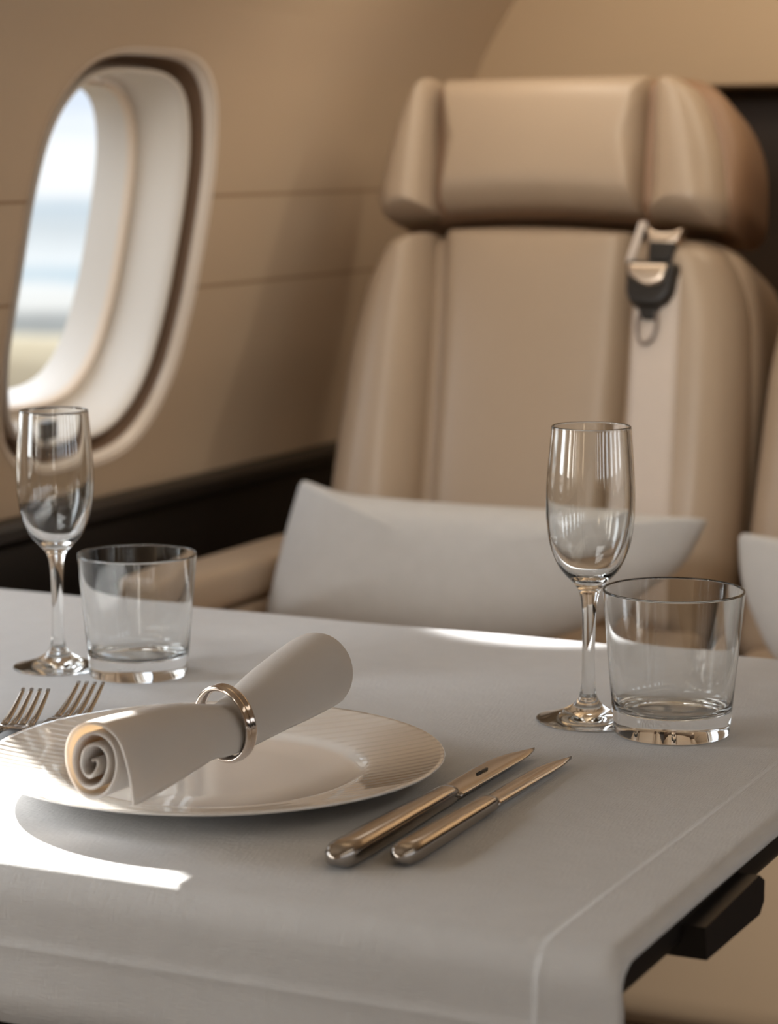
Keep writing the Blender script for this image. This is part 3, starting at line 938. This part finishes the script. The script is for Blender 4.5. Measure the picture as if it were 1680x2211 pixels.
# low sun stand-in: a narrow spot added behind the one window just out of frame
sd = Vector((.781, -.6247, -math.tan(radians(15.)))).normalized()
src = wpt(WY - PITCH, .01, .0, .10)
light('window_sun_spot', 'SPOT', src - sd * 14., 150000., (1., .96, .90), aim=sd, spot_size=2 * math.atan(.205 / 14), spot_blend=.02, shadow_soft_size=.09)
# sky portal of the window in view
pc = wpt(WY, 0, 0, .112)
light('window_portal', 'AREA', pc, 1., (1, 1, 1), .21, .30, aim=(1, 0, -.22)).data.cycles.is_portal = True
# daylight at the windows out of frame, both sides
for k in range(1, 8):
    p = wpt(WY - PITCH * k, 0, 0, .085 if k > 1 else .13)
    light('window_daylight', 'AREA', p, {1: .55, 2: 2.4}.get(k, 2.6), (.93, .97, 1.) if k < 3 else (1., .94, .85), .19, .27, aim=(1, 0, -.22))
for k in range(0, 8):
    p = wpt(WY - PITCH * k, 0, 0, .085); p.x = 2 * XM - p.x
    light('aisle_window_daylight', 'AREA', p, .7, (.9, .95, 1.), .19, .27, aim=(-1, 0, -.22))
# unseen lamps added for fill: overhead, towards the seats, beside the wall; plus header wash
light('ceiling_fill', 'AREA', (.5, .7, 1.60), 3.6, (1., .90, .76), .35, 2.2, aim=(0, 0, -1))  # added fill over the aisle, also reaching the seat fronts
light('seat_fill', 'AREA', (-.86, .75, 1.44), 2.1, (1., .985, .96), .5, .3, aim=(0, 1, -.25), spread=radians(80))  # added fill aimed at the seats, no fixture known there
light('bulkhead_fill', 'AREA', (-.72, 1.70, 1.47), 1.8, (1., .87, .68), .5, .12, aim=(.12, 1, -.12))  # unseen lamp added to brighten the bulkhead and seat backs
light('header_wash', 'AREA', (-.30, 2.45, 1.58), 4.6, (1., .87, .68), .9, .08, aim=(0, .9, -1))
light('sidewall_fill', 'AREA', (-.97, 2.30, 1.33), .8, (1., .88, .74), .12, .4, aim=(-.30, .25, -1))  # added to lift the dark wall beside the belted seat
light('table_edge_spot', 'SPOT', (-.62, 1.85, 1.52), 120., (1., .97, .93), aim=Vector((-.665, 1.700, .70)) - Vector((-.62, 1.85, 1.52)), spot_size=radians(15), spot_blend=.35, shadow_soft_size=.015)  # spot added for the bright strip along the far table edge

light('aisle_seat_spot', 'SPOT', (.80, 1.00, 1.50), 170., (1., .90, .76), aim=Vector((-.47, 1.80, .50)) - Vector((.80, 1.00, 1.50)), spot_size=radians(11), spot_blend=.9, shadow_soft_size=.02)  # unseen spot added to brighten the front of the aisle seat

# ------------------------------------------------------------------ camera
f_px = 5300.
yaw, pitch = radians(25.5), radians(8.4)
cd = bpy.data.cameras.new('camera'); cam = bpy.data.objects.new('camera', cd); COL.objects.link(cam)
cam.location = (0, 0, 1.05)
cam.rotation_euler = (pi / 2 - pitch, 0, yaw)
cd.sensor_fit = 'HORIZONTAL'; cd.sensor_width = 36.; cd.lens = 36. * f_px / 1680.
cd.clip_start = .05; cd.clip_end = 100
cd.dof.use_dof = True; cd.dof.focus_distance = 1.40; cd.dof.aperture_fstop = 10.5
S.camera = cam

S.view_settings.view_transform = 'Standard'; S.view_settings.look = 'None'
S.view_settings.exposure = 0.; S.view_settings.gamma = 1.; S.view_settings.use_curve_mapping = False
S.cycles.max_bounces = 16; S.cycles.transmission_bounces = 14; S.cycles.glossy_bounces = 6; S.cycles.diffuse_bounces = 5; S.cycles.transparent_max_bounces = 12
S.cycles.use_denoising = True; S.cycles.caustics_reflective = False
S.cycles.sample_clamp_indirect = 6.
